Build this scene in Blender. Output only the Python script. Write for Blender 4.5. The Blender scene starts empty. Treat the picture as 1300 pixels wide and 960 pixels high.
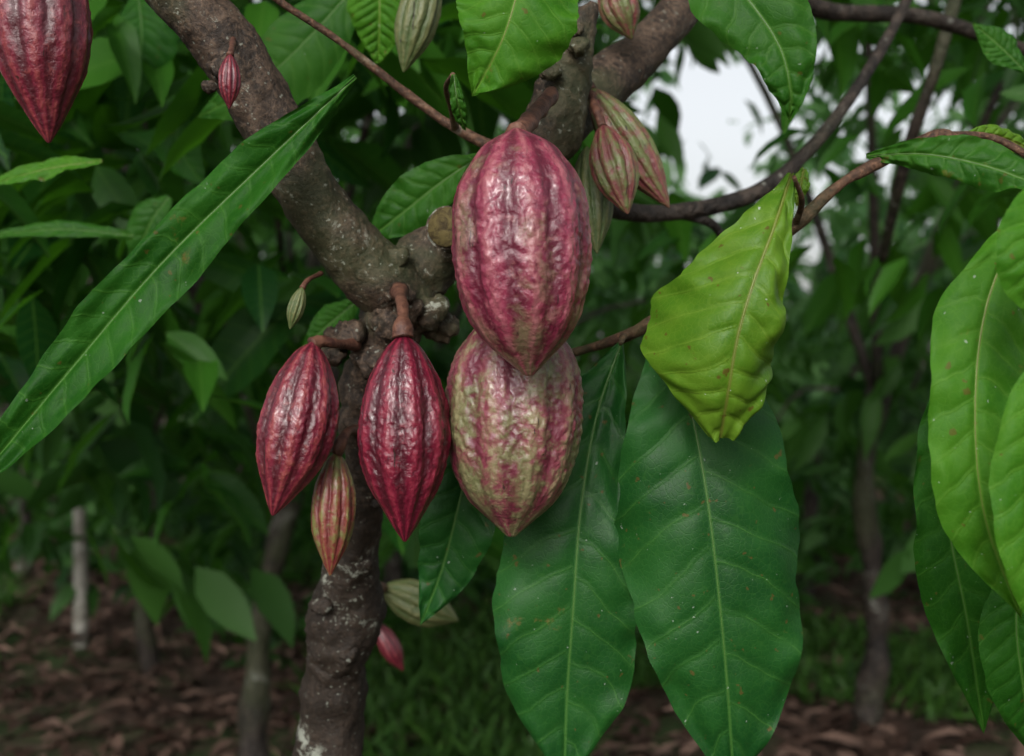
import bpy, math, random
import numpy as np
from mathutils import Vector, noise
random.seed(7); rng=np.random.default_rng(11)
CAMZ=1.5; F=1542.0
def W(x,y,d):   # measured bearing + real distance -> metres in the plantation
    return Vector(((x-650)*d/F, d, CAMZ-(y-480)*d/F))
scene=bpy.context.scene
COL=scene.collection

# ------------------------------------------------------------------ helpers
def cr(P,n):
    P=np.array([list(p) for p in P],float)
    if P.ndim==1: P=P[:,None]
    m=len(P); Q=np.vstack([2*P[0]-P[1],P,2*P[-1]-P[-2]])
    out=[]
    for s in np.linspace(0,m-1,n):
        i=min(int(s),m-2); t=s-i
        a,b,c,d=Q[i],Q[i+1],Q[i+2],Q[i+3]
        out.append(0.5*((2*b)+(-a+c)*t+(2*a-5*b+4*c-d)*t*t+(-a+3*b-3*c+d)*t**3))
    return np.array(out)
def mesh_obj(name,V,Fc,mat,uv=None,tint=None,smooth=True,parent=None):
    V=np.asarray(V,np.float32); Fc=np.asarray(Fc,np.int32)
    me=bpy.data.meshes.new(name)
    k=Fc.shape[1]
    me.vertices.add(len(V)); me.vertices.foreach_set('co',V.ravel())
    me.loops.add(Fc.size); me.loops.foreach_set('vertex_index',Fc.ravel())
    me.polygons.add(len(Fc))
    me.polygons.foreach_set('loop_start',np.arange(0,Fc.size,k,dtype=np.int32))
    me.polygons.foreach_set('loop_total',np.full(len(Fc),k,np.int32))
    if smooth: me.polygons.foreach_set('use_smooth',np.ones(len(Fc),bool))
    me.update(calc_edges=True)
    if uv is not None:
        l=me.uv_layers.new(name='UVMap'); l.data.foreach_set('uv',np.asarray(uv,np.float32)[Fc.ravel()].ravel())
    if tint is not None:
        a=me.attributes.new('tint','FLOAT','POINT'); a.data.foreach_set('value',np.asarray(tint,np.float32))
    me.materials.append(mat)
    ob=bpy.data.objects.new(name,me); COL.objects.link(ob)
    if parent: ob.parent=parent
    return ob
def empty(name):
    e=bpy.data.objects.new(name,None); COL.objects.link(e); e.empty_display_size=.1; return e
def grid_faces(nr,nc,wrap=False,off=0):
    f=[]
    for i in range(nr-1):
        for j in range(nc if wrap else nc-1):
            j2=(j+1)%nc
            f.append((off+i*nc+j,off+i*nc+j2,off+(i+1)*nc+j2,off+(i+1)*nc+j))
    return f
def tube(pts,radii,n=40,seg=20,lump=0.1,fr=1.0,seed=0.0):
    C=cr(pts,n); R=cr([[r] for r in radii],n)[:,0]
    T=np.gradient(C,axis=0); T/=np.linalg.norm(T,axis=1)[:,None]
    V=[];uv=[]
    ref=np.array([0.13,-1,0.21])
    L=0
    for i in range(n):
        if i: L+=np.linalg.norm(C[i]-C[i-1])
        a=np.cross(T[i],ref); a/=np.linalg.norm(a); b=np.cross(T[i],a)
        for j in range(seg):
            th=2*math.pi*j/seg
            dv=a*math.cos(th)+b*math.sin(th)
            p=C[i]+dv*R[i]
            k=1
            if lump:
                q=Vector(p)*(9*fr)+Vector((seed,0,0))
                k=1+lump*(noise.noise(q)*1.3+0.6*noise.noise(q*2.7)+0.4*noise.noise(q*6.5)+.25*noise.noise(q*15))
            V.append(C[i]+dv*R[i]*k); uv.append((j/seg,L))
    Fc=grid_faces(n,seg,True)
    V.append(C[0]);uv.append((0,0));V.append(C[-1]);uv.append((0,0))
    a0=n*seg;a1=a0+1
    for j in range(0,seg,2):
        Fc.append((a0,(j+2)%seg,(j+1)%seg,j))
        b=(n-1)*seg
        Fc.append((a1,b+j,b+(j+1)%seg,b+(j+2)%seg))
    return np.array(V),np.array(Fc),np.array(uv)
def merge(parts):
    V=[];Fs=[];U=[];o=0
    for v,f,u in parts:
        V.append(v);Fs.append(np.asarray(f)+o);U.append(u);o+=len(v)
    return np.vstack(V),np.vstack(Fs),np.vstack(U)

# ------------------------------------------------------------------ materials
class NT:
    def __init__(s,name):
        s.m=bpy.data.materials.new(name); s.m.use_nodes=True; s.t=s.m.node_tree; s.t.nodes.clear()
        s.out=s.n('ShaderNodeOutputMaterial')
    def n(s,k,**a):
        x=s.t.nodes.new(k)
        for q,v in a.items(): setattr(x,q,v)
        return x
    def l(s,a,b): s.t.links.new(a,b)
    def math(s,op,a,b=None,c=None,clamp=False):
        x=s.n('ShaderNodeMath',operation=op); x.use_clamp=clamp
        for i,v in enumerate((a,b,c)):
            if v is None: continue
            if isinstance(v,(int,float)): x.inputs[i].default_value=v
            else: s.l(v,x.inputs[i])
        return x.outputs[0]
    def mix(s,f,a,b,bt='MIX'):
        x=s.n('ShaderNodeMix',data_type='RGBA',blend_type=bt)
        for i,v in ((0,f),(6,a),(7,b)):
            if isinstance(v,(int,float)): x.inputs[i].default_value=v
            elif isinstance(v,tuple): x.inputs[i].default_value=(*v,1) if len(v)==3 else v
            else: s.l(v,x.inputs[i])
        return x.outputs[2]
    def noise(s,vec,sc,det=3,rough=.55,dist=0):
        x=s.n('ShaderNodeTexNoise'); x.inputs['Scale'].default_value=sc; x.inputs['Detail'].default_value=det
        x.inputs['Roughness'].default_value=rough; x.inputs['Distortion'].default_value=dist
        if vec is not None: s.l(vec,x.inputs['Vector'])
        return x.outputs[0]
    def vor(s,vec,sc,feat='F1'):
        x=s.n('ShaderNodeTexVoronoi',feature=feat); x.inputs['Scale'].default_value=sc
        s.l(vec,x.inputs['Vector']); return x.outputs['Distance']
    def ss(s,v,a,b,lo=0.,hi=1.):
        x=s.n('ShaderNodeMapRange',interpolation_type='SMOOTHSTEP'); s.l(v,x.inputs[0])
        for i,q in enumerate((a,b,lo,hi)): x.inputs[i+1].default_value=q
        return x.outputs[0]
    def bump(s,h,st,dist,prev=None):
        x=s.n('ShaderNodeBump'); x.inputs['Strength'].default_value=st; x.inputs['Distance'].default_value=dist
        s.l(h,x.inputs['Height'])
        if prev is not None: s.l(prev,x.inputs['Normal'])
        return x.outputs[0]
    def bsdf(s,col,rough,normal=None,spec=.5,coat=0,coatr=.2):
        b=s.n('ShaderNodeBsdfPrincipled')
        if isinstance(col,tuple): b.inputs['Base Color'].default_value=(*col,1)
        else: s.l(col,b.inputs['Base Color'])
        if isinstance(rough,(int,float)): b.inputs['Roughness'].default_value=rough
        else: s.l(rough,b.inputs['Roughness'])
        b.inputs['Specular IOR Level'].default_value=spec
        b.inputs['Coat Weight'].default_value=coat; b.inputs['Coat Roughness'].default_value=coatr
        if normal is not None: s.l(normal,b.inputs['Normal'])
        return b

def leaf_mat(name,base,alt,vein,trans,transw=.3,rough=.36,spot=0.0,dead=(.16,.07,.02),vs=.4,midc=None,spec=.3):
    t=NT(name); tc=t.n('ShaderNodeTexCoord'); uv=t.n('ShaderNodeUVMap'); uv.uv_map='UVMap'
    sx=t.n('ShaderNodeSeparateXYZ'); t.l(uv.outputs[0],sx.inputs[0])
    lat=t.math('ABSOLUTE',sx.outputs[0]); q=sx.outputs[1]
    ob=tc.outputs['Object']
    fr=t.math('FRACT',q); tri=t.math('ABSOLUTE',t.math('SUBTRACT',fr,.5))  # .5 at vein
    veinm=t.ss(tri,.475,.498)
    halo=t.ss(tri,.30,.5)
    mid=t.ss(lat,.018,.006)
    nz=t.noise(ob,14,5,.65)
    col=t.mix(t.ss(nz,.32,.68),base,alt)
    fine=t.noise(ob,160,3,.6)
    col=t.mix(t.math('MULTIPLY',t.ss(fine,.35,.75),.3),col,alt)
    col=t.mix(t.math('MULTIPLY',halo,.12),col,vein)
    brk=t.ss(t.noise(ob,45,3,.6),.3,.62)
    col=t.mix(t.math('MULTIPLY',t.math('MULTIPLY',veinm,brk),vs),col,vein)
    net=t.vor(ob,210,'DISTANCE_TO_EDGE')
    col=t.mix(t.math('MULTIPLY',t.ss(net,.07,.0),.18),col,vein)
    col=t.mix(t.math('MULTIPLY',mid,.6),col,midc or vein)
    if spot>0:
        s=t.noise(ob,19,6,.75); s2=t.ss(s,.63,.72)
        col=t.mix(t.math('MULTIPLY',s2,spot),col,dead)
        s3=t.ss(t.noise(ob,120,2,.5),.69,.73)
        col=t.mix(t.math('MULTIPLY',s3,spot),col,tuple(x*.6 for x in dead))
        s4=t.ss(t.noise(ob,210,2,.5),.735,.765)
        col=t.mix(t.math('MULTIPLY',s4,.6*spot),col,(.5,.55,.5))
    h=t.math('ADD',t.math('MULTIPLY',t.ss(net,0,.12),.35),t.math('MULTIPLY',t.ss(tri,.5,.42),1.0))
    h=t.math('ADD',h,t.math('MULTIPLY',fine,.8))
    nm=t.bump(h,.4,.0006)
    rg=t.math('ADD',t.math('MULTIPLY',nz,.36),rough-.12)
    b=t.bsdf(col,rg,nm,spec)
    tr=t.n('ShaderNodeBsdfTranslucent'); tcx=t.mix(.55,col,trans); t.l(tcx,tr.inputs[0])
    mx=t.n('ShaderNodeMixShader'); mx.inputs[0].default_value=transw
    t.l(b.outputs[0],mx.inputs[1]); t.l(tr.outputs[0],mx.inputs[2]); t.l(mx.outputs[0],t.out.inputs[0])
    return t.m
def mass_mat(name,base,alt,trans,transw=.3,rough=.5,spec=.2,vein=None):
    t=NT(name); at=t.n('ShaderNodeAttribute'); at.attribute_name='tint'
    col=t.mix(at.outputs['Fac'],base,alt)
    if vein:
        uv=t.n('ShaderNodeUVMap'); uv.uv_map='UVMap'; sx=t.n('ShaderNodeSeparateXYZ'); t.l(uv.outputs[0],sx.inputs[0])
        tri=t.math('ABSOLUTE',t.math('SUBTRACT',t.math('FRACT',sx.outputs[1]),.5))
        m=t.math('MAXIMUM',t.ss(tri,.40,.5,0,.25),t.ss(t.math('ABSOLUTE',sx.outputs[0]),.022,.008,0,.55))
        col=t.mix(m,col,vein)
    b=t.bsdf(col,rough,None,spec)
    if transw>0:
        tr=t.n('ShaderNodeBsdfTranslucent'); tcx=t.mix(.6,col,trans); t.l(tcx,tr.inputs[0])
        mx=t.n('ShaderNodeMixShader'); mx.inputs[0].default_value=transw
        t.l(b.outputs[0],mx.inputs[1]); t.l(tr.outputs[0],mx.inputs[2]); t.l(mx.outputs[0],t.out.inputs[0])
    else: t.l(b.outputs[0],t.out.inputs[0])
    return t.m
M_dark=leaf_mat('leaf_dark_green',(.0035,.038,.006),(.009,.064,.008),(.04,.125,.020),(.03,.16,.01),.13,.46,.5,vs=.5,spec=.22)
M_deep=leaf_mat('leaf_deep_green',(.006,.046,.003),(.014,.076,.005),(.05,.15,.018),(.05,.20,.01),.18,.50,.4,vs=.4,spec=.12)
M_mid=leaf_mat('leaf_mid_green',(.010,.062,.004),(.023,.094,.007),(.065,.16,.022),(.08,.28,.01),.26,.48,.4,spec=.15)
M_yel=leaf_mat('leaf_yellow_green',(.045,.130,.005),(.088,.180,.010),(.16,.25,.028),(.16,.34,.01),.24,.46,.9,dead=(.13,.085,.012),midc=(.13,.12,.022),spec=.25)
M_brt=leaf_mat('leaf_bright_green',(.022,.105,.004),(.046,.150,.007),(.10,.22,.025),(.10,.36,.01),.24,.52,.6,spec=.16)
M_mass=mass_mat('foliage_green',(.006,.030,.006),(.046,.128,.022),(.10,.33,.02),.34)
M_far=mass_mat('foliage_hazy_green',(.016,.056,.018),(.085,.185,.055),(.14,.38,.07),.36)  # haze of distance put into the leaf colour
M_near=mass_mat('foliage_near_green',(.003,.028,.004),(.034,.125,.009),(.09,.32,.01),.28,.48,.16,(.06,.15,.02))
M_litter=mass_mat('dead_leaf_brown',(.035,.018,.012),(.25,.16,.125),(.2,.1,.04),0,.7,.2)
M_grass=mass_mat('grass_green',(.02,.06,.010),(.055,.135,.02),(.1,.25,.03),.25,.5,.2)

def bark_mat(name,c1,c2,lich=.5,lc=(.36,.39,.33),sc=1.0,low_shade=None):
    t=NT(name); tc=t.n('ShaderNodeTexCoord'); ob=tc.outputs['Object']
    a=t.noise(ob,30*sc,7,.75,.3); b=t.noise(ob,220*sc,4,.68); w=t.noise(ob,9*sc,3,.6)
    col=t.mix(t.ss(a,.40,.62),c1,c2)
    col=t.mix(t.math('MULTIPLY',t.ss(b,.5,.66),.55),col,tuple(x*1.9 for x in c2))
    col=t.mix(t.math('MULTIPLY',t.ss(b,.49,.34),.7),col,tuple(x*.3 for x in c1))
    col=t.mix(t.math('MULTIPLY',t.ss(w,.50,.64),.5),col,(.042,.054,.020))
    if low_shade:
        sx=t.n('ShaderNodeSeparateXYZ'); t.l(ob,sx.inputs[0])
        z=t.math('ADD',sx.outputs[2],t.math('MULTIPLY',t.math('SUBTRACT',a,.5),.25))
        col=t.mix(t.ss(z,low_shade[1],low_shade[0],0,.75),col,(.014,.010,.007))  # shade on the lower trunk, mixed into the bark colour
    lm=t.math('MULTIPLY',t.ss(t.noise(ob,30*sc,7,.8,.4),.56,.62),t.ss(t.noise(ob,8*sc,2,.5),.46,.57))
    col=t.mix(t.math('MULTIPLY',lm,lich,clamp=True),col,lc)
    sp=t.ss(t.noise(ob,240*sc,2,.4),.68,.73)
    col=t.mix(t.math('MULTIPLY',sp,lich*.55,clamp=True),col,lc)
    h=t.math('ADD',t.math('MULTIPLY',a,1.1),t.math('MULTIPLY',b,.6))
    nm=t.bump(h,1.0,.0030/sc)
    t.l(t.bsdf(col,.62,nm,.3).outputs[0],t.out.inputs[0]); return t.m
M_bark=bark_mat('cocoa_bark',(.017,.011,.0072),(.064,.042,.028),.62,low_shade=(1.30,1.55))
M_bark2=bark_mat('cocoa_bark_far',(.010,.0075,.006),(.036,.027,.021),.8,(.22,.23,.20),.22)
M_twig=bark_mat('twig_bark',(.045,.022,.013),(.10,.052,.030),.2)
def stem():
    t=NT('pod_stalk'); tc=t.n('ShaderNodeTexCoord'); ob=tc.outputs['Object']
    a=t.noise(ob,110,5,.7)
    col=t.mix(t.ss(a,.35,.65),(.045,.016,.011),(.12,.052,.032))
    t.l(t.bsdf(col,.55,t.bump(a,.9,.002),.35).outputs[0],t.out.inputs[0]); return t.m
M_stalk=stem()
def cutwood():
    t=NT('cut_wood'); tc=t.n('ShaderNodeTexCoord'); ob=tc.outputs['Object']
    a=t.noise(ob,120,5,.65,1)
    col=t.mix(t.ss(a,.35,.65),(.03,.021,.009),(.085,.066,.024))
    t.l(t.bsdf(col,.8,t.bump(a,.8,.002),.2).outputs[0],t.out.inputs[0]); return t.m
M_cut=cutwood()
def pod_mat(name,valley,body,ridge,green,gamt,tipg,gloss=.28,white=.25,coat=.35):
    """UV: x = ridge phase (integer at a ridge), y = 0 stalk .. 1 tip"""
    t=NT(name); tc=t.n('ShaderNodeTexCoord'); ob=tc.outputs['Object']
    uv=t.n('ShaderNodeUVMap'); uv.uv_map='UVMap'; sx=t.n('ShaderNodeSeparateXYZ'); t.l(uv.outputs[0],sx.inputs[0])
    u,v=sx.outputs[0],sx.outputs[1]
    wv=t.math('MULTIPLY',t.math('SUBTRACT',t.noise(ob,60,4,.6),.5),.55)
    c=t.math('COSINE',t.math('MULTIPLY',t.math('ADD',u,wv),2*math.pi))   # 1 on ridge
    c2=t.math('COSINE',t.math('MULTIPLY',t.math('ADD',u,wv),math.pi))
    n1=t.noise(ob,22,5,.65,.3); n2=t.noise(ob,110,5,.7,.3); n3=t.noise(ob,330,3,.6)
    col=t.mix(t.ss(c,-.9,.5),valley,body)
    gm=t.math('ADD',n1,t.math('MULTIPLY',t.math('POWER',v,2.5),tipg))
    gm=t.math('ADD',gm,t.math('MULTIPLY',t.math('SUBTRACT',n2,.5),.6))
    gm=t.math('ADD',gm,t.math('MULTIPLY',c2,.08))
    col=t.mix(t.math('MULTIPLY',t.ss(gm,.58-gamt,.86-gamt),.88),col,green)
    rm=t.math('MULTIPLY',t.ss(c,.5,1.0),t.ss(n2,.30,.60))
    col=t.mix(t.math('MULTIPLY',rm,.65),col,ridge)
    col=t.mix(t.math('MULTIPLY',t.ss(n2,.52,.68),.45),col,ridge)
    col=t.mix(t.math('MULTIPLY',t.ss(n2,.48,.34),.6),col,valley)
    col=t.mix(t.math('MULTIPLY',t.ss(n3,.60,.72),white),col,(.34,.25,.23))
    mp=t.n('ShaderNodeMapping'); mp.inputs['Scale'].default_value=(260,260,26); t.l(ob,mp.inputs[0])
    ck=t.math('MULTIPLY',t.ss(t.noise(mp.outputs[0],1,2,.5),.70,.735),.85)
    col=t.mix(ck,col,(.015,.006,.005))
    h=t.math('ADD',t.math('MULTIPLY',n2,1.2),t.math('MULTIPLY',n3,.6))
    nm=t.bump(h,.45,.0032)
    rg=t.math('ADD',t.math('MULTIPLY',n1,.30),gloss-.05)
    b=t.bsdf(col,rg,nm,.46,coat,.18)
    t.l(b.outputs[0],t.out.inputs[0]); return t.m
P_A=pod_mat('pod_skin_pink',(.078,.005,.018),(.170,.018,.044),(.27,.085,.100),(.115,.095,.048),.04,.17,.30,.16,.32)
P_B=pod_mat('pod_skin_green_pink',(.100,.014,.028),(.175,.040,.055),(.20,.175,.09),(.100,.118,.044),.19,.0,.30,.20,.32)
P_C=pod_mat('pod_skin_crimson',(.042,.001,.007),(.105,.0025,.016),(.20,.018,.036),(.10,.03,.02),-.25,.05,.26,.05,.34)
P_D=pod_mat('pod_skin_rose',(.052,.003,.009),(.125,.008,.022),(.22,.044,.042),(.12,.06,.03),-.08,.06,.28,.08,.32)
P_E=pod_mat('pod_skin_young',(.11,.013,.014),(.16,.035,.024),(.13,.14,.034),(.08,.11,.028),.14,.0,.40,.12,.15)
P_F=pod_mat('pod_skin_green_rose',(.11,.020,.024),(.16,.045,.04),(.12,.14,.045),(.075,.115,.03),.19,.0,.40,.10,.1)
P_G=pod_mat('pod_skin_green',(.045,.075,.018),(.075,.09,.028),(.13,.135,.05),(.07,.085,.025),.2,.0,.45,.15,.1)

# ------------------------------------------------------------------ pods
PROF_W=[0,.48,.70,.86,.95,.99,1.0,.998,.98,.94,.875,.77,.60,.33,.05]
PROF_S=[0,.38,.59,.76,.88,.955,.992,1.0,.975,.915,.81,.65,.455,.265,.03]
def pod(top,tip,hw,mat,prof=PROF_W,rot=0.,nt=120,ns=150,bend=0.0,stalk=None,ridge=.06,wart=.03,seed=0,sr=8):
    A=np.array(W(*top));B=np.array(W(*tip)); d=(top[2]+tip[2])/2; R=hw*d/F
    ax=B-A; L=np.linalg.norm(ax); ax/=L
    s=np.cross(ax,[0,1,0]); s/=np.linalg.norm(s); nrm=np.cross(s,ax)
    pr=cr([[x] for x in prof],nt*4)[:,0]
    V=[];U=[]
    for i in range(nt):
        t=(1-math.cos(math.pi*i/(nt-1)))/2*.999+.0005
        t=.6*t+.4*i/(nt-1)
        r=max(pr[min(int(t*(nt*4-1)),nt*4-1)],.004)*R
        if i==0 or i==nt-1: r=.0004
        c=A+ax*L*t+s*bend*R*math.sin(math.pi*t)
        env=min(1,max(0,math.sin(math.pi*t))**.6*1.05)
        for j in range(ns):
            th=2*math.pi*j/ns
            ph=th*10/(2*math.pi)+rot
            dv=s*math.cos(th)+nrm*math.sin(th)
            q=Vector((math.cos(th)*3.3+seed,math.sin(th)*3.3,t*8.5))
            nn=noise.noise(q)
            p2=ph+.13*noise.noise(q*1.1+Vector((9,9,9)))
            cc=math.cos(2*math.pi*p2); c5=math.cos(math.pi*ph)
            groove=-max(0,-cc)**1.5
            rib=max(0,cc)**3
            k=1+env*(ridge*(.75*groove+.38*rib)+ridge*.35*abs(c5)-ridge*.1)
            k+=env*.03*noise.noise(Vector((math.cos(th)*.9+seed,math.sin(th)*.9,t*2.2)))
            wv=nn*.7+abs(noise.noise(q*2.3))*.9+noise.noise(q*4.6)*.5+noise.noise(q*9)*.2
            k+=env*wart*wv
            V.append(c+dv*r*k); U.append((ph,t))
    ob=mesh_obj('cocoa_pod',np.array(V),np.array(grid_faces(nt,ns,True)),mat,np.array(U))
    if stalk:
        pts=[W(*p) for p in stalk]
        k=len(pts); rr=[sr*d/F*(1.45 if i in(0,k-1) else 1.0) for i in range(k)]
        v,f,u=tube(pts+[Vector(A+ax*L*.03)],rr+[sr*d/F*1.7],24,18,.25,6,seed)
        mesh_obj('stalk',v,f,M_stalk,u,parent=ob)
    return ob
pod((655,161,.86),(672,478,.855),86,P_A,rot=.25,bend=-.02,stalk=[(700,120,.98),(675,150,.91)],seed=1.3,nt=190,ns=250,ridge=.055,wart=.036)
pod((656,386,.945),(649,682,.93),84,P_B,rot=.05,seed=4.1,nt=190,ns=250,stalk=[(650,330,1.02),(655,370,.96)],ridge=.05,wart=.042)
pod((512,421,.92),(514,688,.91),55.5,P_C,PROF_S,rot=.0,seed=7.7,nt=170,ns=220,stalk=[(506,368,.99),(510,384,.95),(511,405,.93),(511,414,.922)],sr=8,ridge=.065,wart=.045)
pod((398,432,.97),(346,655,.95),48,P_D,PROF_S,rot=.3,seed=9.2,nt=150,ns=190,stalk=[(452,438,1.02),(425,436,.985),(408,434,.975)],ridge=.065,wart=.042,bend=.12,sr=6)
pod((427,571,.99),(419,731,.98),27,P_E,PROF_S,rot=.1,seed=2.2,stalk=[(456,545,1.03),(442,548,1.0),(432,563,.99)],ridge=.1,wart=.03,sr=5)
pod((40,-125,.88),(62,182,.88),60,P_D,PROF_S,rot=.2,seed=5.5,ridge=.065,wart=.04,stalk=[(20,-230,.95),(36,-160,.9)])
pod((292,68,.9),(291,138,.9),13.5,P_D,PROF_S,rot=.2,seed=6.5,nt=60,ns=90,ridge=.1,wart=.03,stalk=[(296,50,.96),(294,62,.91)],sr=3)
pod((384,364,.97),(368,418,.97),10.5,P_G,PROF_S,rot=.2,seed=8.5,nt=50,ns=80,ridge=.12,wart=.02,stalk=[(408,347,1.0),(392,355,.98)],sr=2)
pod((764,158,1.02),(797,272,1.0),28,P_F,PROF_S,rot=.2,seed=3.5,ridge=.11,wart=.03,stalk=[(750,120,1.05),(757,140,1.03)],sr=4)
pod((748,110,1.08),(850,264,1.06),28,P_F,PROF_S,rot=.35,seed=3.9,ridge=.11,wart=.03,stalk=[(735,90,1.08),(740,98,1.08)],sr=4)
pod((745,185,1.06),(758,322,1.04),25,P_G,PROF_S,rot=.1,seed=3.1,ridge=.1,wart=.03)
pod((548,-45,1.12),(512,92,1.12),26,P_G,PROF_S,rot=.1,seed=3.6,ridge=.1,wart=.03,stalk=[(580,-60,1.14),(560,-55,1.12)],sr=5)
pod((770,-30,1.12),(802,50,1.12),24,P_F,PROF_S,rot=.1,seed=2.6,ridge=.1,wart=.03)
pod((484,745,1.45),(582,788,1.45),26,P_G,PROF_S,rot=.1,seed=1.6,ridge=.1,wart=.03,stalk=[(458,750,1.3),(476,746,1.4)],sr=4)
pod((478,790,1.6),(512,852,1.6),13,P_D,PROF_S,rot=.1,seed=1.1,nt=60,ns=80,stalk=[(460,770,1.35),(470,780,1.5)],sr=3)

# ------------------------------------------------------------------ main tree
tree=empty('cocoa_tree')
def br(P,**k):
    pts=[W(p[0],p[1],p[2]) for p in P]; rr=[p[3]*p[2]/F for p in P]
    return tube(pts,rr,**k)
trunk=[]
pts=[Vector((-.20,1.36,-.05)),Vector((-.195,1.30,.35)),Vector((-.19,1.26,.8))]+[W(*p) for p in((423,890,1.2),(436,800,1.17),(452,690,1.13),(468,600,1.10),(464,520,1.08),(488,440,1.06),(512,375,1.05))]
rr=[.060,.046,.040,.033,.034,.024,.019,.024,.031,.030]
trunk.append(tube(pts,rr,210,48,.26,1.5,3))
trunk.append(br([(530,410,1.06,30),(500,368,1.04,43),(450,325,1.02,42),(388,240,1.0,38),(335,145,.99,40),(292,70,.98,44),(243,10,.97,40),(180,-70,.97,38),(100,-230,1.0,36),(60,-500,1.1,34)],n=210,seg=54,lump=.14,fr=1.2,seed=8))
trunk.append(br([(490,420,1.07,32),(530,352,1.06,42),(580,305,1.05,40),(640,250,1.04,40),(692,180,1.03,42),(712,115,1.03,37),(724,65,1.03,31),(738,32,1.03,22),(748,16,1.03,12),(754,4,1.03,5)],n=170,seg=50,lump=.22,fr=1.6,seed=1))
trunk.append(br([(700,170,1.08,30),(760,110,1.15,36),(820,60,1.2,30),(870,0,1.25,28),(930,-90,1.3,27),(1000,-300,1.4,26)],n=80,seg=30,lump=.15,seed=4))
for (x,y,d,r) in [(440,430,1.03,22),(468,455,1.03,20),(508,378,1.01,18),(345,165,.97,13),(282,88,.955,15),(560,420,1.06,22),(735,60,1.0,13),(700,95,1.0,13),(425,452,1.035,15),(452,540,1.06,13),(500,330,1.02,18),(520,395,1.02,16),(490,415,1.03,22),(545,400,1.04,22),(730,40,1.01,10),(268,112,.96,10),(408,770,1.13,13),(462,720,1.12,11),(440,830,1.15,14),(480,640,1.09,9)]:
    c=W(x,y,d); R=r*d/F
    trunk.append(tube([c+Vector((-R,0,-R*.3)),c+Vector((-R*.6,0,0)),c+Vector((R*.5,-R*.15,R*.15)),c+Vector((R,0,0))],[R*.25,R*.85,R*.85,R*.25],24,28,.55,5,x*.1))
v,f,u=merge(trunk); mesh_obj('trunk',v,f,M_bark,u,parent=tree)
v,f,u=br([(590,300,1.04,30),(575,292,1.0,29),(567,289,.985,29)],n=20,seg=36,lump=.08,seed=2)
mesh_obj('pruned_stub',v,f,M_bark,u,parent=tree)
c=W(566.5,288.7,.9835)
v,f,u=tube([c,c+Vector((-.0006,-.0016,0))],[.0165,.0155],3,36,.05,3)
mesh_obj('cut_face',v,f,M_cut,u,parent=tree)
limbs=[br([(715,235,1.15,13),(790,268,1.25,12),(870,268,1.3,11),(965,242,1.35,10),(1045,170,1.4,8),(1120,60,1.5,7),(1180,-60,1.6,6)],n=70,seg=16,lump=.15),
 br([(850,268,1.3,8),(905,285,1.32,6),(925,320,1.35,5),(960,345,1.4,4)],n=30,seg=12,lump=.15),
 br([(980,-20,1.6,12),(1050,14,1.65,11),(1160,20,1.7,10),(1240,42,1.75,9),(1330,75,1.8,8)],n=50,seg=14,lump=.15),
 br([(1220,-30,2.0,9),(1190,80,2.0,8),(1150,200,2.1,8),(1120,330,2.3,6)],n=40,seg=12,lump=.15)]
v,f,u=merge(limbs); mesh_obj('limbs',v,f,M_bark2,u,parent=tree)
tw=[br([(330,-20,1.0,5),(355,2,1.0,5),(430,52,1.02,5),(520,122,1.04,5.5),(578,163,1.04,6.5),(628,188,1.04,8)],n=60,seg=14,lump=.2,fr=3),
 br([(700,455,1.05,5),(745,443,1.03,6),(800,425,1.0,7),(840,400,.98,7),(930,340,.96,7),(1010,285,.94,8),(1070,232,.94,8),(1140,195,.95,7),(1190,172,.95,9),(1215,178,.95,7)],n=90,seg=16,lump=.25,fr=3),
 br([(578,163,1.04,5),(574,140,1.0,4),(566,112,.95,3),(575,95,.9,3)],n=20,seg=10,lump=.1),
 br([(800,425,1.0,5),(792,428,.98,4),(788,436,.97,3)],n=10,seg=10,lump=.1),
 br([(1010,285,.94,5),(1018,255,.9,4),(1008,225,.87,3)],n=16,seg=10,lump=.1),
 br([(1190,172,.95,6),(1262,176,.97,5),(1330,215,.95,5),(1380,260,.85,5),(1390,420,.75,4)],n=40,seg=12,lump=.1),
 br([(640,-200,.95,5),(655,-120,.88,4),(665,-88,.86,3)],n=16,seg=10,lump=.1)]
v,f,u=merge(tw); mesh_obj('twigs',v,f,M_twig,u,parent=tree)

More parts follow.
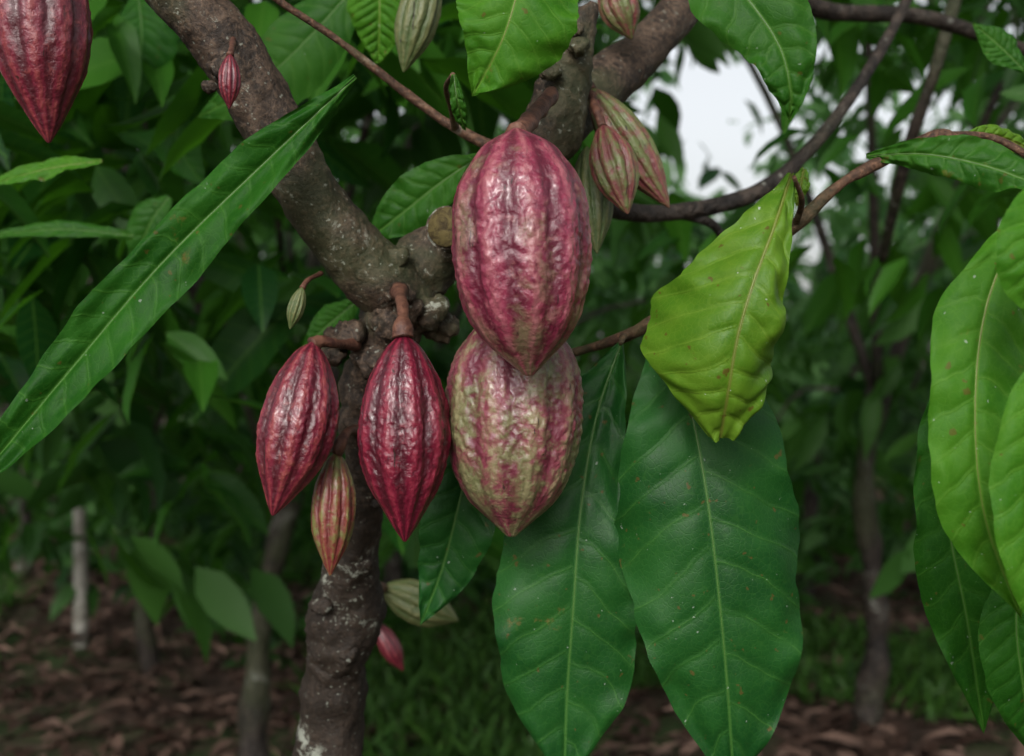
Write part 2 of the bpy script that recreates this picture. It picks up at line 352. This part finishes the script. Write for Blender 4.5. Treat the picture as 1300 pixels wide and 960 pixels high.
# ------------------------------------------------------------------ hero leaves
t=NT('leaf_midrib'); t.l(t.bsdf((.04,.10,.016),.5).outputs[0],t.out.inputs[0]); M_rib=t.m
t=NT('leaf_midrib_pale'); t.l(t.bsdf((.11,.14,.022),.5).outputs[0],t.out.inputs[0]); M_rib2=t.m
def leaf(P,wl,wr,mat,nv=13,fold=.25,cup=0.,quilt=.0016,wave=.004,roll=(0,0),seed=0,n=150,m=41,name='cocoa_leaf',vs=.72):
    C=cr([W(*p) for p in P],n); d=cr([[p[2]] for p in P],n)[:,0]
    wl=np.maximum(cr([[x] for x in wl],n)[:,0],.15)*d/F; wr=np.maximum(cr([[x] for x in wr],n)[:,0],.15)*d/F
    T=np.gradient(C,axis=0); L=np.cumsum(np.linalg.norm(T,axis=1)); LL=L[-1]; T/=np.linalg.norm(T,axis=1)[:,None]
    V=[];U=[]
    wm=max(wl.max(),wr.max())
    for i in range(n):
        v=i/(n-1); N=np.array([0,-1,0.]); N-=T[i]*N.dot(T[i]); N/=np.linalg.norm(N); S=np.cross(N,T[i])
        a=roll[0]*(1-v)+roll[1]*v; S,N=S*math.cos(a)+N*math.sin(a),N*math.cos(a)-S*math.sin(a)
        for j in range(m):
            x=-1+2*j/(m-1); w=wl[i] if x<0 else wr[i]; ax=abs(x)
            s=1+.07*noise.noise(Vector((v*9+seed,3 if x<0 else 8,seed)))*ax+.03*noise.noise(Vector((v*27+seed,3 if x<0 else 8,seed)))*ax
            lat=x*w*s
            q=v*nv-nv*(w/LL)*vs*ax**1.3+(.35 if x<0 else 0)+.3*noise.noise(Vector((v*6,x*1.5,seed)))+.05*noise.noise(Vector((v*25,x*5,seed)))
            tri=abs((q%1)-.5)*2
            hq=quilt*(1-tri**3)*min(1,ax*6)*(1-ax**4)
            h=fold*abs(lat)-cup*lat*lat/wm+hq
            h+=wave*ax**1.6*(noise.noise(Vector((v*5+seed*3,x*1.2,seed)))*1.3+.6*noise.noise(Vector((v*14+seed*3,x*2,seed))))
            V.append(C[i]+S*lat+N*h); U.append((lat*10,q))
    ob=mesh_obj(name,V,grid_faces(n,m),mat,U)
    idx=[int(k) for k in np.linspace(0,n-1,26)]
    nn=[]
    for i in idx:
        N=np.array([0,-1,0.]); N-=T[i]*N.dot(T[i]); N/=np.linalg.norm(N); nn.append(C[i]-N*.0002)
    rr=[.0010*(1-.8*k/25) for k in range(26)]
    v,f,u=tube(nn,rr,60,8,0)
    mesh_obj('midrib',v,f,M_rib2 if mat is M_yel or mat is M_brt else M_rib,u,parent=ob)
    return ob

leaf([(838,402,.97),(872,500,.95),(896,620,.94),(912,750,.94),(924,880,.95),(932,1010,.97)],[5,72,112,112,76,0],[5,90,118,114,88,0],M_dark,11,.10,.45,wave=.014,quilt=.0024,seed=1)
leaf([(788,436,1.0),(757,530,.99),(737,650,.98),(728,770,.98),(720,880,.99),(716,995,1.0)],[4,52,88,100,78,0],[4,38,52,78,78,0],M_dark,11,.16,.3,wave=.012,quilt=.002,seed=2)
leaf([(1004,222,.89),(982,290,.865),(956,360,.85),(936,430,.85),(924,500,.86),(914,556,.885)],[6,46,86,104,86,14],[4,26,50,62,68,22],M_yel,10,.05,1.1,wave=.016,quilt=.0026,seed=3,roll=(.1,-.15))
leaf([(606,540,1.02),(585,630,1.01),(562,720,1.02),(534,794,1.03)],[10,42,32,0],[10,50,40,0],M_dark,9,.25,.2,wave=.007,seed=4,roll=(-.2,.2))
leaf([(452,98,.93),(335,208,.93),(205,335,.92),(85,475,.91),(-40,625,.9)],[4,34,36,34,10],[3,34,48,46,14],M_deep,17,.55,.2,wave=.014,quilt=.002,seed=5,roll=(-.1,.1))
leaf([(614,196,1.07),(560,232,1.08),(512,270,1.09),(462,308,1.1)],[3,32,34,0],[3,28,30,0],M_mid,9,.2,.2,wave=.005,seed=6)
leaf([(668,-92,.87),(660,-25,.85),(638,50,.85),(600,122,.87)],[20,78,60,0],[20,78,72,0],M_brt,9,.12,.4,wave=.009,seed=7)
leaf([(576,95,.9),(580,125,.9),(586,150,.91),(590,164,.92)],[3,9,8,0],[3,9,8,0],M_mid,6,.3,seed=8)
leaf([(870,-90,.84),(930,-25,.82),(985,50,.81),(1003,110,.81),(1002,152,.82)],[10,62,44,26,0],[10,66,52,24,0],M_mid,9,.25,.2,wave=.008,seed=9,roll=(.3,.1))
leaf([(1300,265,.8),(1252,390,.78),(1238,520,.77),(1250,655,.77),(1296,785,.79)],[4,52,56,52,0],[4,60,70,60,0],M_brt,12,.12,.35,wave=.012,quilt=.0022,seed=10)
leaf([(1335,215,.72),(1315,290,.7),(1312,350,.7),(1325,410,.72)],[5,45,42,0],[5,45,42,0],M_brt,9,.2,.2,seed=11)
leaf([(1345,420,.73),(1312,530,.71),(1306,680,.71),(1330,835,.72)],[5,38,44,0],[5,50,60,0],M_brt,12,.2,.2,seed=12)
leaf([(1215,430,.9),(1198,540,.9),(1205,670,.91),(1228,790,.92),(1248,930,.94)],[4,28,45,44,0],[4,50,70,60,0],M_deep,12,.15,.3,wave=.010,seed=13)
leaf([(1300,700,.86),(1290,790,.86),(1300,880,.87),(1310,960,.9)],[5,45,40,0],[5,45,40,0],M_deep,12,.2,.3,seed=14)
leaf([(1100,198,.95),(1175,196,.92),(1255,212,.9),(1345,246,.88)],[3,22,26,10],[3,22,34,10],M_mid,11,.1,.3,wave=.009,seed=15,roll=(.3,-.2))
leaf([(1216,176,.97),(1260,172,.98),(1310,190,1.0)],[3,17,8],[3,14,8],M_yel,8,.2,.3,seed=16)
leaf([(1020,215,.95),(1016,235,.94),(1012,262,.94)],[4,12,2],[4,12,2],M_yel,5,.2,.3,seed=17)
leaf([(480,-60,1.25),(482,10,1.25),(480,80,1.27)],[10,42,5],[10,42,5],M_brt,11,.2,.3,quilt=.003,seed=18)
leaf([(470,-40,1.35),(400,40,1.35),(330,105,1.36),(250,150,1.4)],[5,45,40,0],[5,45,45,0],M_mid,12,.1,.3,seed=19)
leaf([(1000,20,1.3),(1010,90,1.3),(995,170,1.32)],[5,22,2],[5,22,2],M_mid,9,.2,.3,seed=20)
leaf([(130,205,1.3),(60,215,1.3),(-30,240,1.3)],[3,14,3],[3,16,3],M_brt,9,.4,.3,seed=21,roll=(.5,.5))
leaf([(170,300,1.5),(80,292,1.5),(-20,300,1.5)],[3,14,3],[3,12,3],M_mid,9,.4,.3,seed=22,roll=(.5,.5))
leaf([(450,385,1.3),(420,410,1.3),(385,440,1.3)],[8,22,2],[8,24,2],M_mid,9,.2,.3,seed=23)
leaf([(215,250,1.6),(190,285,1.6),(165,350,1.62)],[5,28,2],[5,28,2],M_mid,9,.2,.3,seed=24)
leaf([(1300,90,1.2),(1270,60,1.2),(1235,30,1.2)],[4,22,2],[4,22,2],M_mid,9,.2,.3,seed=25)
leaf([(175,-10,1.7),(180,50,1.7),(172,130,1.72)],[5,42,3],[5,46,3],M_deep,10,.2,.3,seed=26)
leaf([(240,120,1.8),(225,180,1.8),(262,240,1.8)],[5,30,3],[5,30,3],M_deep,9,.2,.3,seed=27)

# ------------------------------------------------------------------ foliage mass
def template(nl=7,fold=.3,droop=.35,cols=(-1,-.5,0,.5,1),wd=.19):
    xs=np.linspace(0,1,nl); prof=np.sin(np.pi*np.clip(xs,0,1)**.85)**.8; prof[0]=.03; prof[-1]=.02
    V=[];U=[]
    for i,x in enumerate(xs):
        for s in cols:
            y=s*prof[i]*wd
            V.append((x,y,fold*abs(y)-droop*x*x*.6+.02*math.sin(x*14+s*3)*abs(s)))
            U.append((y*2.2,x*9-abs(s)*1.3+(.35 if s<0 else 0)))
    return np.array(V),np.array(grid_faces(nl,len(cols))),np.array(U)
TV=template(); TFAR=template(5,.3,.45,(-1,0,1),.2)
def leaf_mass(name,pos,dirs,size,mat,parent=None,flat=False,tint=None,tmpl=None):
    tv,tf,tu=tmpl if tmpl else TV
    n=len(pos); pos=np.asarray(pos);dirs=np.asarray(dirs,float)
    dirs/=np.linalg.norm(dirs,axis=1)[:,None]
    up=np.tile([0,0,1.],(n,1))+rng.normal(0,.15 if flat else .5,(n,3))
    up-=dirs*np.sum(up*dirs,1)[:,None]; up/=np.linalg.norm(up,axis=1)[:,None]
    sd=np.cross(up,dirs); size=np.asarray(size)
    wv=rng.uniform(.7,1.15,n)[:,None,None]; dr=rng.uniform(.4,1.8,n)[:,None,None]
    V=(pos[:,None,:]+size[:,None,None]*(tv[None,:,0,None]*dirs[:,None,:]+wv*tv[None,:,1,None]*sd[:,None,:]+dr*tv[None,:,2,None]*up[:,None,:])).reshape(-1,3)
    k=len(tv)
    Fc=(tf[None]+ (np.arange(n)*k)[:,None,None]).reshape(-1,4)
    U=np.tile(tu,(n,1))
    if tint is None: tint=np.clip(rng.beta(1.6,2.6,n),0,1)
    return mesh_obj(name,V,Fc,mat,U,np.repeat(tint,k),parent=parent)
def sprays(centers,per=9,spread=.28,sz=(.18,.30),down=.45,bright=0.):
    P=[];D=[];S=[];Tn=[]
    for c in centers:
        a0=random.random()*6.28; tb=random.betavariate(1.3,2.6)+bright
        el=random.uniform(-.5,.5); dn=down+random.uniform(-.45,.5)
        tw=np.array([math.cos(a0),math.sin(a0),-.25+el]); ln=spread*random.uniform(.7,1.4)
        for k in range(per):
            s=k/max(per-1,1); a=a0+(1 if k%2 else -1)*random.uniform(.4,1.5)
            P.append(np.array(c)+tw*ln*s+rng.normal(0,.02,3))
            D.append((math.cos(a),math.sin(a),-dn-random.uniform(-.5,.7)))
            S.append(random.uniform(*sz)*random.uniform(.7,1)); Tn.append(min(1,max(0,tb+random.uniform(-.25,.25))))
    return np.array(P),np.array(D),np.array(S),np.array(Tn)
def gap(p,g=1.0):
    """foliage culled by direction from the camera, so the sky is seen between crowns"""
    if p[1]<1.6: return 0
    r=p[0]/p[1]; h=(p[2]-CAMZ)/p[1]
    wob=.9*noise.noise(Vector((r*34,h*34,2.2)))
    a=((r-.172)/.062)**2+((h-.235)/.080)**2+wob
    b=((r-.345)/.036)**2+((h-.235)/.042)**2+wob
    c=((r-.22)/.13)**2+((h-.19)/.10)**2+wob
    core=.955 if (a<g or b<g) else (.42 if c<g else 0)
    if core and noise.noise(Vector(p)*(.6 if p[1]>8 else 1.3)+Vector((5,1,3)))<-.16: core*=.55
    return core
def opening(p): return random.random()<gap(p)

cc=[]
while len(cc)<260:
    y=random.uniform(1.5,4.4); x=random.uniform(-2.6,2.8); z=random.uniform(1.95,5.2)
    if (z-CAMZ)/y<.30 : continue
    if opening((x,y,z)): continue
    cc.append((x,y,z))
for _ in range(220):
    cc.append((random.uniform(-2.8,2.8),random.uniform(-.55,1.8),random.uniform(3.35,4.8)))  # unseen canopy added overhead to cut skylight, leaving the sun's path open
P,D,S,Tn=sprays(cc,11,.35); leaf_mass('crown_and_shade_foliage',P,D,S,M_near,tree,tint=Tn)
cc=[]
while len(cc)<85:
    y=random.uniform(1.7,3.6); px=random.uniform(-120,620); py=random.uniform(-60,600 if px<430 else 120)
    if py>430 and random.random()<.5: continue
    cc.append(W(px,py,y))
P,D,S,Tn=sprays(cc,8,.28,(.13,.28),bright=.0); leaf_mass('hanging_foliage',P,D,S,M_near,tree,tint=Tn)
cc=[]
for _ in range(34):
    y=random.uniform(2.2,4.2); px=random.uniform(960,1420); py=random.uniform(-60,380); c=W(px,py,y)
    if not opening(c): cc.append(c)
P,D,S,Tn=sprays(cc,7,.28,(.14,.24),bright=.2)
keep=np.array([not opening(p) for p in P]); leaf_mass('hanging_foliage_east',P[keep],D[keep],S[keep],M_near,tree,tint=Tn[keep])

# ------------------------------------------------------------------ plantation trees
def bg_tree(x,y,lean=(0,0),r=.07,fork=1.2,crown=(2.0,.75,4.6),ncl=150,per=9,sz=(.2,.32),name='cocoa_tree',bright=0,mat=None):
    e=empty(name); parts=[]
    fx,fy=x+lean[0],y+lean[1]
    parts.append(tube([(x-lean[0]*.1,y,-.05),(x+lean[0]*.1+random.uniform(-.05,.05),y,fork*.3),(x+lean[0]*.6+random.uniform(-.05,.05),fy*.5+y*.5,fork*.7),(fx,fy,fork)],[r*1.4,r,r*.9,r*1.05],40,16,.3,.7,x))
    cents=[];tries=0
    while len(cents)<ncl and tries<ncl*6:
        tries+=1
        a=random.random()*6.28; q=random.random()**.5*crown[0]; z=random.uniform(crown[1],crown[2])
        k=1-.35*abs((z-2.4)/2.4)
        c=(fx+math.cos(a)*q*k,fy+math.sin(a)*q*k,z)
        if z<1.1 and random.random()<.25: continue
        if c[1]<1.9 or opening(c): continue
        cents.append(c)
    for k in range(5):
        a=k*1.26+random.random()*.6; l=crown[0]*random.uniform(.6,.9); h=random.uniform(2.3,crown[2]-.4)
        m=(fx+math.cos(a)*l*.4,fy+math.sin(a)*l*.4,fork+(h-fork)*.55); en=(fx+math.cos(a)*l,fy+math.sin(a)*l,h)
        if gap(en,1.5)>.2: continue
        parts.append(tube([(fx,fy,fork-.05),m,en],[r*.55,r*.33,r*.1],16,8,.12,.5,k))
    for c in cents[::5]:
        b=(fx+(c[0]-fx)*.35,fy+(c[1]-fy)*.35,max(fork,c[2]*.75)); m=((c[0]+b[0])/2,(c[1]+b[1])/2,(c[2]+b[2])/2+.12)
        if gap(m,1.2)>.3 or gap(b,1.2)>.3: continue
        parts.append(tube([b,m,c],[.010,.008,.004],6,6,0))
    v,f,u=merge(parts); mesh_obj('trunk_and_limbs',v,f,M_bark2,u,parent=e)
    P,D,S,Tn=sprays(cents,per,.35,sz,bright=bright)
    keep=np.array([not opening(p) for p in P])
    leaf_mass('foliage',P[keep],D[keep],S[keep],mat or M_mass,e,tint=Tn[keep],tmpl=TFAR)
    return e
def X(px,d): return (px-650)*d/F
bg_tree(X(332,4.2),4.2,(.12,.0),.048,1.15,ncl=110,crown=(1.7,1.0,4.4))
bg_tree(X(192,6.2),6.2,(-.05,0),.04,1.1,ncl=140,crown=(1.9,.6,4.6))
bg_tree(X(1098,5.2),5.2,(.06,0),.05,1.45,ncl=110,crown=(1.9,1.0,4.6),bright=.2)
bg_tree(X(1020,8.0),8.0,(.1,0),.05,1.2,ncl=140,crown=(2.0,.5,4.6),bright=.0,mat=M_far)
bg_tree(X(492,7.5),7.5,(.15,0),.05,1.2,ncl=140)
bg_tree(X(28,9.0),9.0,(0,0),.05,1.2,ncl=140,crown=(2.0,.4,4.6))
bg_tree(X(1310,7),7,(0,0),.06,1.2,ncl=120,crown=(2.0,.5,4.6),bright=.2)
bg_tree(X(-150,5),5,(0,0),.06,1.2,ncl=120)
for yy,n in [(11.5,5),(15,6),(19,8)]:
    for k in range(n):
        xx=(k-(n-1)/2)*(yy*1.05/n)+random.uniform(-.9,.9)
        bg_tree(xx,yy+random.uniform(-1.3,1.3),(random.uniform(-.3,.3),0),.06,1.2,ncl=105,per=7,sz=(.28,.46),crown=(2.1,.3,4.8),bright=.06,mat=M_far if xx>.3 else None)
cc=[]
while len(cc)<1300:
    y=random.uniform(22,34); x=random.uniform(-17,17); z=random.uniform(.2,8.5)
    if opening((x,y,z)): continue
    cc.append((x,y,z))
P,D,S,Tn=sprays(cc,7,.9,(.5,.9),bright=.1)
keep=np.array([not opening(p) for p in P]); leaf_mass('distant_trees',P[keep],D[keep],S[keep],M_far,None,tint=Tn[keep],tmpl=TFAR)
cc=[]
while len(cc)<680:
    y=random.uniform(6.5,16); x=random.uniform(-.6,.6)*(y+2)
    if noise.noise(Vector((x*.5,y*.5,7)))<-.14: continue
    cc.append((x,y,random.uniform(.08,.8)*min(1,(y-5)/4.5)))
P,D,S,Tn=sprays(cc,9,.3,(.14,.3),down=.1); P[:,2]=np.maximum(P[:,2],.04)
leaf_mass('undergrowth',P,D,S,M_mass,None,tint=Tn,tmpl=TFAR)

# ------------------------------------------------------------------ ground
t=NT('ground_soil'); tc=t.n('ShaderNodeTexCoord'); ob=tc.outputs['Object']
a=t.noise(ob,.55,4,.6); b=t.noise(ob,9,6,.7); c=t.noise(ob,40,4,.7)
col=t.mix(t.ss(b,.35,.65),(.035,.022,.016),(.10,.065,.05))
col=t.mix(t.math('MULTIPLY',t.ss(a,.47,.6),t.ss(c,.3,.55)),col,(.03,.065,.015))
t.l(t.bsdf(col,.85,t.bump(b,.8,.05),.2).outputs[0],t.out.inputs[0]); M_ground=t.m
n=81; xs=np.sign(np.linspace(-1,1,n))*np.abs(np.linspace(-1,1,n))**3*150
GV=[]
for yy in xs:
    for xx in xs:
        q=Vector((xx*.3,yy*.3,0)); GV.append((xx,yy+8,.06*noise.noise(q)))
mesh_obj('ground',GV,grid_faces(n,n),M_ground)
n=24000; y=2.8+rng.random(n)**1.0*15; x=(rng.random(n)-.5)*(y*1.0+3)
P=np.stack([x,y,rng.uniform(.01,.06,n)],1); a=rng.random(n)*6.28
D=np.stack([np.cos(a),np.sin(a),rng.normal(0,.16,n)],1)
leaf_mass('fallen_leaves',P,D,rng.uniform(.07,.2,n),M_litter,tint=rng.beta(.6,2.0,n),tmpl=template(4,.3,.2,(-1,0,1),.17),flat=True)
P=[];D=[];S=[]
while len(P)<38000:
    yy=random.uniform(3,18); xx=random.uniform(-.5,.5)*(yy+3)
    g=noise.noise(Vector((xx*.55+3,yy*.35,1.7)))+.4*math.exp(-((xx/yy+.06)/.12)**2)-.03
    if g<.05 : continue
    for k in range(5):
        P.append((xx+random.gauss(0,.05),yy+random.gauss(0,.05),.02)); a=random.random()*6.28
        D.append((math.cos(a)*.5,math.sin(a)*.5,random.uniform(.4,1.3))); S.append(random.uniform(.07,.2))
bl=template(4,.3,.5,(-1,0,1),.08)
leaf_mass('grass',P,D,S,M_grass,tmpl=bl)
t=NT('weathered_post'); tc=t.n('ShaderNodeTexCoord'); a=t.noise(tc.outputs['Object'],12,5,.7)
t.l(t.bsdf(t.mix(t.ss(a,.35,.65),(.13,.12,.10),(.3,.29,.26)),.8,t.bump(a,.5,.01),.2).outputs[0],t.out.inputs[0])
v,f,u=tube([(X(102,6.9),6.9,-.1),(X(103,6.9),6.9,.35),(X(101,6.9),6.9,.76)],[.045,.042,.036],14,16,.08,.6); mesh_obj('wooden_post',v,f,t.m,u)

# ------------------------------------------------------------------ light, sky, camera
EL=math.radians(33); AZ=math.radians(195)   # azimuth clockwise from +Y : behind the camera, to the left
sd=Vector((math.sin(AZ)*math.cos(EL),math.cos(AZ)*math.cos(EL),math.sin(EL)))
L=bpy.data.lights.new('sun','SUN'); L.energy=1.45; L.angle=math.radians(10); L.color=(1,.97,.93)
lo=bpy.data.objects.new('sun',L); COL.objects.link(lo); lo.rotation_euler=sd.to_track_quat('Z','Y').to_euler()
w=bpy.data.worlds.new('World'); scene.world=w; w.use_nodes=True; nt=w.node_tree; nt.nodes.clear()
sk=nt.nodes.new('ShaderNodeTexSky'); sk.sky_type='NISHITA'; sk.sun_disc=False; sk.sun_elevation=EL; sk.sun_rotation=AZ
sk.air_density=1.2; sk.dust_density=5
hs=nt.nodes.new('ShaderNodeHueSaturation'); hs.inputs['Saturation'].default_value=.22; hs.inputs['Value'].default_value=1.45
bg=nt.nodes.new('ShaderNodeBackground'); bg.inputs[1].default_value=.15; wo=nt.nodes.new('ShaderNodeOutputWorld')
nt.links.new(sk.outputs[0],hs.inputs['Color']); nt.links.new(hs.outputs[0],bg.inputs[0]); nt.links.new(bg.outputs[0],wo.inputs[0])
cd=bpy.data.cameras.new('camera'); co=bpy.data.objects.new('camera',cd); COL.objects.link(co); scene.camera=co
co.location=(0,0,CAMZ); co.rotation_euler=(math.pi/2,0,0); cd.sensor_width=36; cd.lens=36*F/1300
cd.clip_start=.02; cd.clip_end=600; cd.dof.use_dof=True; cd.dof.focus_distance=.89; cd.dof.aperture_fstop=6
scene.view_settings.view_transform='Standard'; scene.view_settings.look='None'; scene.view_settings.exposure=0
print('polys',sum(len(o.data.polygons) for o in bpy.data.objects if o.type=='MESH'))
